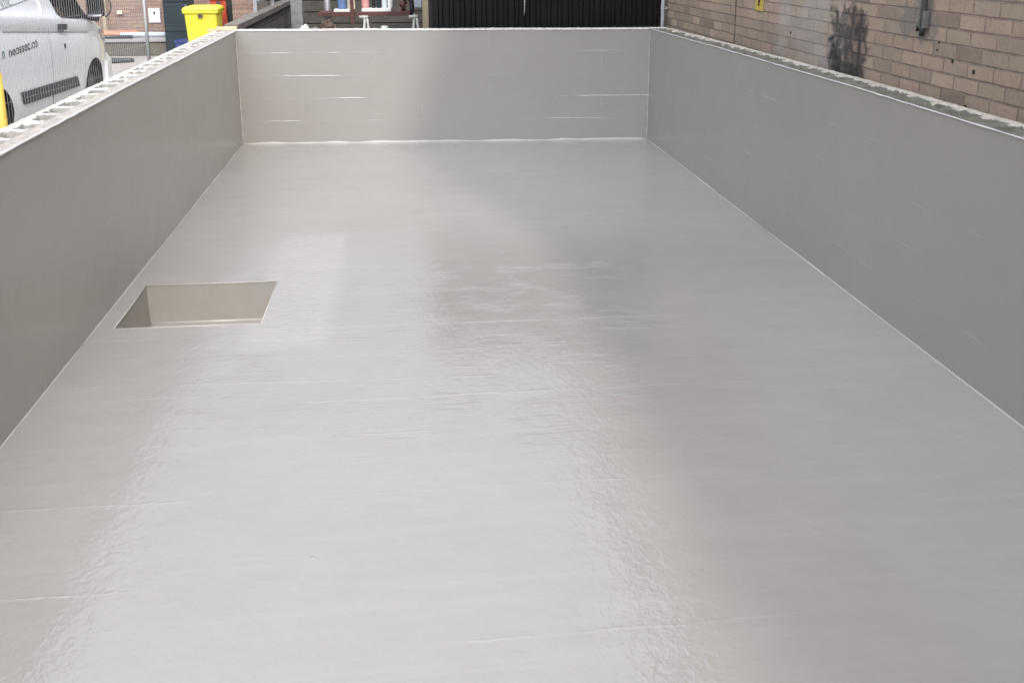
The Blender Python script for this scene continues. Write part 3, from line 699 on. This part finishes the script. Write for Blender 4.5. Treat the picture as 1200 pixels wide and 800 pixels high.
def body():
    ss = [0, .03, .07, .12, .2, .3, .4, .5, .6, .75, .92, 1.02, 1.15, 1.3, 1.4, 1.55, 1.7, 1.8, 1.9, 2.0, 2.15, 2.3, 2.5, 2.75, 3.0, 3.25, 3.5, 3.75, 4.0, 4.25, 4.5, 4.7, 4.83, 4.9, 4.97]
    rings = []
    for s in ss:
        t = topz(s); c = min(crease(s), t - .14); bl = min(c + .175, t - .05); zb = .24
        lv = [zb, .30, .42, .55] + [lerp(.55, c - .05, k / 3) for k in (1, 2, 3)] + [c - .008, c + .006, c + .04, bl - .05 if bl - .05 > c + .05 else lerp(c + .04, bl, .5), bl - .012, bl + .012 if t > bl + .06 else bl + .01]
        lv += [lerp(lv[-1], t - .03, k / 6) for k in range(1, 7)]
        pr = [(side(s, z), z) for z in lv]
        xl = pr[-1][0]; pr += [(xl * .95, t - .008), (xl * .8, t + .008), (xl * .4, t + .02), (0, t + .025)]
        full = [(x, z) for x, z in pr] + [(-x, z) for x, z in reversed(pr[:-1])]
        rings.append([(x, ycoord(s), z) for x, z in full])
    return MB().loft(rings)
bo = body().build('van_body', M['vanwhite'], van, smooth=True)
bo.data.set_sharp_from_angle(angle=R(38)) if hasattr(bo.data, 'set_sharp_from_angle') else None
# wheel arches cut out of the body
cut = MB()
for s in (AX0, AX0 + WBASE):
    for sx in (-1, 1): cut.lathe([(.39, sx * .62), (.39, sx * 1.2)], (0, ycoord(s), .33), 'x', 40)
co = cut.build('arch_cutter', M['blackpl'], van)
md = bo.modifiers.new('arches', 'BOOLEAN'); md.object = co; md.operation = 'DIFFERENCE'; md.solver = 'EXACT'
bpy.context.view_layer.update()
dg = bpy.context.evaluated_depsgraph_get()
nm = bpy.data.meshes.new_from_object(bo.evaluated_get(dg)); bo.modifiers.clear(); bo.data = nm
bpy.data.objects.remove(co)
nm.materials.clear(); nm.materials.append(M['vanwhite']); nm.materials.append(M['blackpl'])
for p in nm.polygons:
    c = p.center; p.material_index = 0
    for s in (AX0, AX0 + WBASE):
        rr = math.hypot(c.y - ycoord(s), c.z - .33)
        if rr < .396 and abs(c.x) < .99 and (abs(c.x) < .63 or abs(p.normal.x) < .35) and abs(c.x) > .5: p.material_index = 1
def patch(quad, name, mat, off=.004, nu=10, nv=4, th=.003, sx=1, parent=van, closed=True):
    """a thin panel that follows the body side; quad = (s,z) corners: rear-bottom, front-bottom, front-top, rear-top"""
    b = MB(); vs = []; N = (nu + 1) * (nv + 1)
    for layer in (off + th, off - .012):
        for i in range(nu + 1):
            for k in range(nv + 1):
                a, c = i / nu, k / nv
                s = lerp(lerp(quad[0][0], quad[1][0], a), lerp(quad[3][0], quad[2][0], a), c)
                z = lerp(lerp(quad[0][1], quad[1][1], a), lerp(quad[3][1], quad[2][1], a), c)
                vs.append((sx * (side(s, z) + layer), ycoord(s), z))
    fs = []
    for i in range(nu):
        for k in range(nv):
            q = i * (nv + 1) + k; f = (q, q + nv + 1, q + nv + 2, q + 1)
            fs.append(f); fs.append(tuple(reversed([N + j for j in f])))
    edge = [i * (nv + 1) for i in range(nu + 1)] + [nu * (nv + 1) + k for k in range(1, nv + 1)] + [i * (nv + 1) + nv for i in range(nu - 1, -1, -1)] + [k for k in range(nv - 1, 0, -1)]
    for i in range(len(edge)):
        a, c = edge[i], edge[(i + 1) % len(edge)]; fs.append((a, a + N, c + N, c))
    return b.add(vs, fs).build(name, mat, parent)
for sx in (1, -1):
    patch([(1.95, 1.285), (1.0, 1.205), (1.42, 1.60), (2.32, 1.80)], 'side_window', M['glass'], sx=sx, th=.004)
    patch([(3.24, .465), (1.56, .445), (1.66, .575), (3.32, .60)], 'side_moulding', M['greypl'], th=.016, sx=sx)
    patch([(2.10, 1.155), (1.88, 1.14), (1.88, 1.205), (2.10, 1.22)], 'door_handle', M['blackpl'], th=.028, sx=sx, nv=2)
    patch([(1.965, .94), (1.935, .94), (1.935, .985), (1.965, .985)], 'lock_cover', M['blackpl'], th=.006, sx=sx, nv=2, nu=2)
    seam = simple('door_gap' + str(sx), (.30, .30, .305), .7)
    patch([(2.395, .34), (2.388, .34), (2.388, 1.20), (2.395, 1.20)], 'door_seam', seam, th=.0015, sx=sx, nu=1, nv=14)
    patch([(1.405, .34), (1.399, .34), (1.235, 1.10), (1.241, 1.10)], 'door_seam', seam, th=.0015, sx=sx, nu=1, nv=14)
    patch([(3.58, crease(3.58) - .014), (1.1, crease(1.1) - .014), (1.1, crease(1.1) + .002), (3.58, crease(3.58) + .002)], 'crease_shade', simple('crease_shade_grey' + str(sx), (.34, .345, .35), .6), th=.0015, sx=sx, nu=24, nv=1)  # grey strip paints the shading along the pressed crease
    patch([(2.42, 1.36), (2.405, 1.36), (2.50, 1.85), (2.515, 1.85)], 'door_pillar_edge', M['vanwhite'], th=.012, sx=sx, nu=1, nv=8)
    # headlight wrapping into the wing
    patch([(.50, .90), (.14, .84), (.14, .96), (.62, 1.06)], 'headlight', M['lamp'], th=.01, sx=sx)
    patch([(.52, 1.00), (.42, .98), (.44, 1.03), (.58, 1.055)], 'indicator', M['amber'], th=.013, sx=sx, nu=3, nv=2)
    for s in (AX0, AX0 + WBASE):
        wh = MB(); c = (sx * .82, ycoord(s), .33)
        wh.lathe([(.20, sx * -.10), (.30, sx * -.11), (.325, sx * -.08), (.33, 0), (.325, sx * .08), (.30, sx * .11), (.215, sx * .108), (.205, sx * .05)], c, 'x', 36)
        ty = wh.build('wheel', M['tyre'], van, smooth=True)
        rm = MB(); rm.lathe([(.205, sx * .09), (.20, sx * .03), (.06, sx * .05), (.05, sx * .075), (.001, sx * .08)], c, 'x', 30)
        for k in range(10):
            a = 2 * math.pi * k / 10; q = Vector((0, math.cos(a), math.sin(a)))
            rm.tube([Vector(c) + q * .055 + Vector((sx * .065, 0, 0)), Vector(c) + q * .2 + Vector((sx * .075, 0, 0))], .013, 6)
        rm.build('rim', M['rim'], ty, smooth=True)
    # mirror
    mo = MB(); mx = sx * 1.075
    rings = []
    for k, (yy, q) in enumerate(((-.13, .80), (-.12, .97), (-.02, 1.0), (.06, .88), (.11, .5))):
        rings.append([(mx + sx * .09 * q * (1 if a in (0, 1, 7) else (-1 if a in (3, 4, 5) else 0)), ycoord(.98) + yy, 1.39 + .155 * q * (1 if a in (1, 2, 3) else (-1 if a in (5, 6, 7) else 0))) for a in range(8)])
    mo.loft(rings); mo.tube([(sx * .95, ycoord(1.03), 1.23), (sx * 1.08, ycoord(1.0), 1.20), (sx * 1.08, ycoord(.99), 1.25)], .035, 8)
    mir = mo.build('mirror', M['blackpl'], van, smooth=True, bevel=.008)
    MB().box(mx - .07, mx + .07, ycoord(.98) - .138, ycoord(.98) - .132, 1.29, 1.50).build('mirror_glass', M['glass'], mir)
    MB().box(mx - .07, mx + .085, ycoord(.98) - .135, ycoord(.98) - .05, 1.235, 1.262).build('mirror_lamp', M['chrome'], mir, bevel=.006)
# mirror guard hoop
hp = [(1.13 + .10 * math.cos(a), ycoord(.92), 1.36 + .135 * math.sin(a)) for a in [R(-80 + 160 * k / 14) for k in range(15)]]
MB().tube(hp, .009, 8).build('mirror_hoop', M['blackpl'], van, smooth=True)
# windscreen, bonnet gap, bumper, grille, rear doors
b = MB(); vs = []
for s in (1.06, 1.2, 1.4, 1.6, 1.78):
    for u in range(9):
        f = -1 + u / 4; xw = side(s, topz(s) - .03) * .86 * f; vs.append((xw, ycoord(s) + .006, topz(s) + .032 - .022 * abs(f) ** 3))
b.add(vs, [(i * 9 + k, i * 9 + k + 1, (i + 1) * 9 + k + 1, (i + 1) * 9 + k) for i in range(4) for k in range(8)])
b.build('windscreen', M['glass'], van, smooth=True)
b = MB(); rings = []
for (x, y) in ((-.90, -.38), (-.84, .0), (-.66, .07), (0, .10), (.66, .07), (.84, .0), (.90, -.38)):
    yy = ycoord(0) + y - .03; rings.append([(x * 1.02, yy, .28), (x * 1.05, yy + .03, .36), (x * 1.05, yy + .03, .60), (x * 1.0, yy - .01, .70), (x * .85, yy - .15, .66), (x * .85, yy - .15, .30)])
b.loft(rings).build('front_bumper', M['vanwhite'], van, bevel=.01)
MB().box(-.45, .45, ycoord(0) - .02, ycoord(0) + .03, .73, .84).build('grille', M['blackpl'], van, bevel=.01)
MB().box(-.9, .9, ycoord(4.97) - .07, ycoord(4.97) + .03, .35, .58).build('rear_bumper', M['greypl'], van, bevel=.02)
MB().box(-.4, .4, ycoord(4.97) - .012, ycoord(4.97) + .01, 1.25, 1.7).build('rear_window', M['glass'], van, bevel=.02)
for sx in (-1, 1): MB().box(sx * .86 - .06, sx * .86 + .06, ycoord(4.97) - .015, ycoord(4.97) + .03, .95, 1.45).build('tail_lamp', M['red'], van, bevel=.01)
# lettering on the near side
def text(body, s, z, size, rise, mat, name, sxs=1.0):
    cu = bpy.data.curves.new('txt', 'FONT'); cu.body = body; cu.size = size; cu.extrude = .0008
    to = bpy.data.objects.new('txt', cu); C.objects.link(to); bpy.context.view_layer.update()
    me = bpy.data.meshes.new_from_object(to.evaluated_get(bpy.context.evaluated_depsgraph_get())); bpy.data.objects.remove(to)
    for v in me.vertices:
        a, h, e = v.co.x * sxs, v.co.y, v.co.z
        ss = s - a; zz = z + h + a * rise
        v.co = (side(ss, zz) + .004 + e, ycoord(ss), zz)
    me.materials.clear(); me.materials.append(mat); o = bpy.data.objects.new(name, me); C.objects.link(o); o.parent = van; return o
text('neossec.co', 3.52, .99, .14, .05, M['inkgrey'], 'lettering', 1.25)
text('n', 3.68, .985, .17, .0, simple('green_vinyl', (.10, .17, .13), .5), 'lettering', .8)
text('nmE', 3.50, 1.475, .20, .02, M['inkpale'], 'lettering', 1.0)
patch([(3.62, 1.445), (2.44, 1.545), (2.44, 1.553), (3.62, 1.453)], 'swoosh_line', M['inkpale'], th=.0015, nu=16, nv=1)

# ------------------------------------------------------------------ mesh site fence
fA, fB = Vector((-1.40, 12.6, GZ)), Vector((-1.90, 9.2, GZ))
def fence_panel(P0, P1, label):
    d = P1 - P0; L = d.length; t = empty('mesh_fence_panel', P0, label, 'fence', 'galvanised mesh fence panels', math.atan2(d.y, d.x))
    for x in (0.02, L - .02): MB().tube([(x, 0, .02), (x, 0, 2.0)], .021, 12).build('post', M['steel'], t, smooth=True)
    for z in (.18, 1.98): MB().tube([(.02, 0, z), (L - .02, 0, z)], .018, 10).build('cross_rail', M['steel'], t, smooth=True)
    b = MB(); x = .06
    while x < L - .05: b.box(x - .0008, x + .0008, -.0008, .0008, .18, 1.98); x += .05
    z = .3
    while z < 1.98: b.box(.02, L - .02, -.004, -.0016, z - .0007, z + .0007); z += .22
    tag(b.build('wire_mesh', M['wire'], t), None)
    for x in (0.02, L - .02): MB().box(x - .11, x + .11, -.33, .33, 0, .12).build('foot', M['blackpl'], t, bevel=.02)
    return t
fence_panel(fA, fB, 'galvanised mesh fence panel standing between the van and the tank, its end post in view')
fence_panel(fB + Vector((-.07, -.05, 0)), fB + Vector((-.55, -3.45, 0)), 'nearer galvanised mesh fence panel at the left edge')
yp = empty('safety_post', (-1.70, 8.75, GZ), 'yellow post with a pale band at the left edge near the van wheel', 'post')
MB().tube([(0, 0, 0), (0, 0, 1.07)], .035, 14).build('post_body', M['signyel'], yp, smooth=True)
MB().tube([(0, 0, .57), (0, 0, .62)], .037, 14).build('band', M['white'], yp, smooth=True)

# ------------------------------------------------------------------ camera
cam = bpy.data.cameras.new('camera'); co = bpy.data.objects.new('camera', cam); C.objects.link(co); scene.camera = co
r_ = Vector((0.99454958, -0.10421235, -0.00330482)); u_ = Vector((0.02927384, 0.24867241, 0.96814517)); f_ = Vector((0.10007087, 0.96296512, -0.25036774))
m = Matrix((r_, u_, -f_)).transposed().to_4x4(); m.translation = (1.6046, 0, 1.8906); co.matrix_world = m
cam.sensor_width = 36; cam.lens = 36; cam.shift_y = -.125; cam.clip_end = 1000; cam.clip_start = .05

# ------------------------------------------------------------------ light
SUN = Vector((.21, -.78, .66)).normalized(); EL = math.asin(SUN.z); AZ = math.atan2(SUN.x, SUN.y)
w = bpy.data.worlds.new('World'); scene.world = w; w.use_nodes = True; nt = w.node_tree; nt.nodes.clear()
out = nt.nodes.new('ShaderNodeOutputWorld'); bg = nt.nodes.new('ShaderNodeBackground'); sky = nt.nodes.new('ShaderNodeTexSky')
sky.sky_type = 'NISHITA'; sky.sun_disc = False; sky.sun_elevation = EL; sky.sun_rotation = AZ; sky.dust_density = 2.5; sky.air_density = 1.0
tc = nt.nodes.new('ShaderNodeTexCoord'); nz = nt.nodes.new('ShaderNodeTexNoise'); mp = nt.nodes.new('ShaderNodeMapping')
mp.inputs['Scale'].default_value = (1, 1, 2.2); nt.links.new(tc.outputs['Generated'], mp.inputs[0]); nt.links.new(mp.outputs[0], nz.inputs['Vector'])
nz.inputs['Scale'].default_value = 1.6; nz.inputs['Detail'].default_value = 7; nz.inputs['Roughness'].default_value = .55
rp = nt.nodes.new('ShaderNodeValToRGB'); rp.color_ramp.elements[0].position = .38; rp.color_ramp.elements[0].color = (.7, .7, .7, 1); rp.color_ramp.elements[1].position = .62; rp.color_ramp.elements[1].color = (.95, .95, .95, 1)
nt.links.new(nz.outputs['Fac'], rp.inputs[0])
mx = nt.nodes.new('ShaderNodeMix'); mx.data_type = 'RGBA'; nt.links.new(rp.outputs[0], mx.inputs[0]); nt.links.new(sky.outputs[0], mx.inputs[6]); sp_ = nt.nodes.new('ShaderNodeSeparateXYZ'); nt.links.new(tc.outputs['Generated'], sp_.inputs[0])
cr = nt.nodes.new('ShaderNodeMapRange'); nt.links.new(sp_.outputs[2], cr.inputs[0]); cr.inputs[1].default_value = 0; cr.inputs[2].default_value = 1; cr.inputs[3].default_value = .0; cr.inputs[4].default_value = 1.74
cm = nt.nodes.new('ShaderNodeVectorMath'); cm.operation = 'SCALE'; cm.inputs[0].default_value = (16.0, 16.7, 19.0); nt.links.new(cr.outputs[0], cm.inputs[3]); dt = nt.nodes.new('ShaderNodeVectorMath'); dt.operation = 'DOT_PRODUCT'; nt.links.new(tc.outputs['Generated'], dt.inputs[0]); dt.inputs[1].default_value = SUN
hz = nt.nodes.new('ShaderNodeVectorMath'); hz.operation = 'DOT_PRODUCT'; nt.links.new(tc.outputs['Generated'], hz.inputs[0]); hz.inputs[1].default_value = Vector((.10, -.93, .36)).normalized()
hm = nt.nodes.new('ShaderNodeMapRange'); hm.interpolation_type = 'SMOOTHSTEP'; nt.links.new(hz.outputs['Value'], hm.inputs[0]); hm.inputs[1].default_value = .35; hm.inputs[2].default_value = 1; hm.inputs[3].default_value = 0; hm.inputs[4].default_value = 1.0
ad = nt.nodes.new('ShaderNodeMath'); ad.operation = 'ADD'; nt.links.new(cr.outputs[0], ad.inputs[0]); nt.links.new(hm.outputs[0], ad.inputs[1]); nt.links.new(ad.outputs[0], cm.inputs[3])
gl = nt.nodes.new('ShaderNodeMapRange'); gl.interpolation_type = 'SMOOTHSTEP'; nt.links.new(dt.outputs['Value'], gl.inputs[0]); gl.inputs[1].default_value = 0; gl.inputs[2].default_value = 1; gl.inputs[3].default_value = .85; gl.inputs[4].default_value = 1.9
cg = nt.nodes.new('ShaderNodeVectorMath'); cg.operation = 'SCALE'; nt.links.new(cm.outputs[0], cg.inputs[0]); nt.links.new(gl.outputs[0], cg.inputs[3]); nt.links.new(cg.outputs[0], mx.inputs[7])
nt.links.new(mx.outputs[2], bg.inputs[0]); bg.inputs[1].default_value = .1; nt.links.new(bg.outputs[0], out.inputs[0])
sl = bpy.data.lights.new('sun', 'SUN'); so = bpy.data.objects.new('sun', sl); C.objects.link(so)
sl.energy = 2.65; sl.angle = R(2.2); sl.color = (1, .93, .85); so.rotation_euler = SUN.to_track_quat('Z', 'Y').to_euler()
vs_ = scene.view_settings; vs_.view_transform = 'Standard'; vs_.look = 'None'; vs_.gamma = 1; vs_.use_curve_mapping = False; vs_.exposure = -0.26
scene.render.engine = 'CYCLES'; scene.cycles.use_denoising = True
scene.render.resolution_x = 1024; scene.render.resolution_y = 682
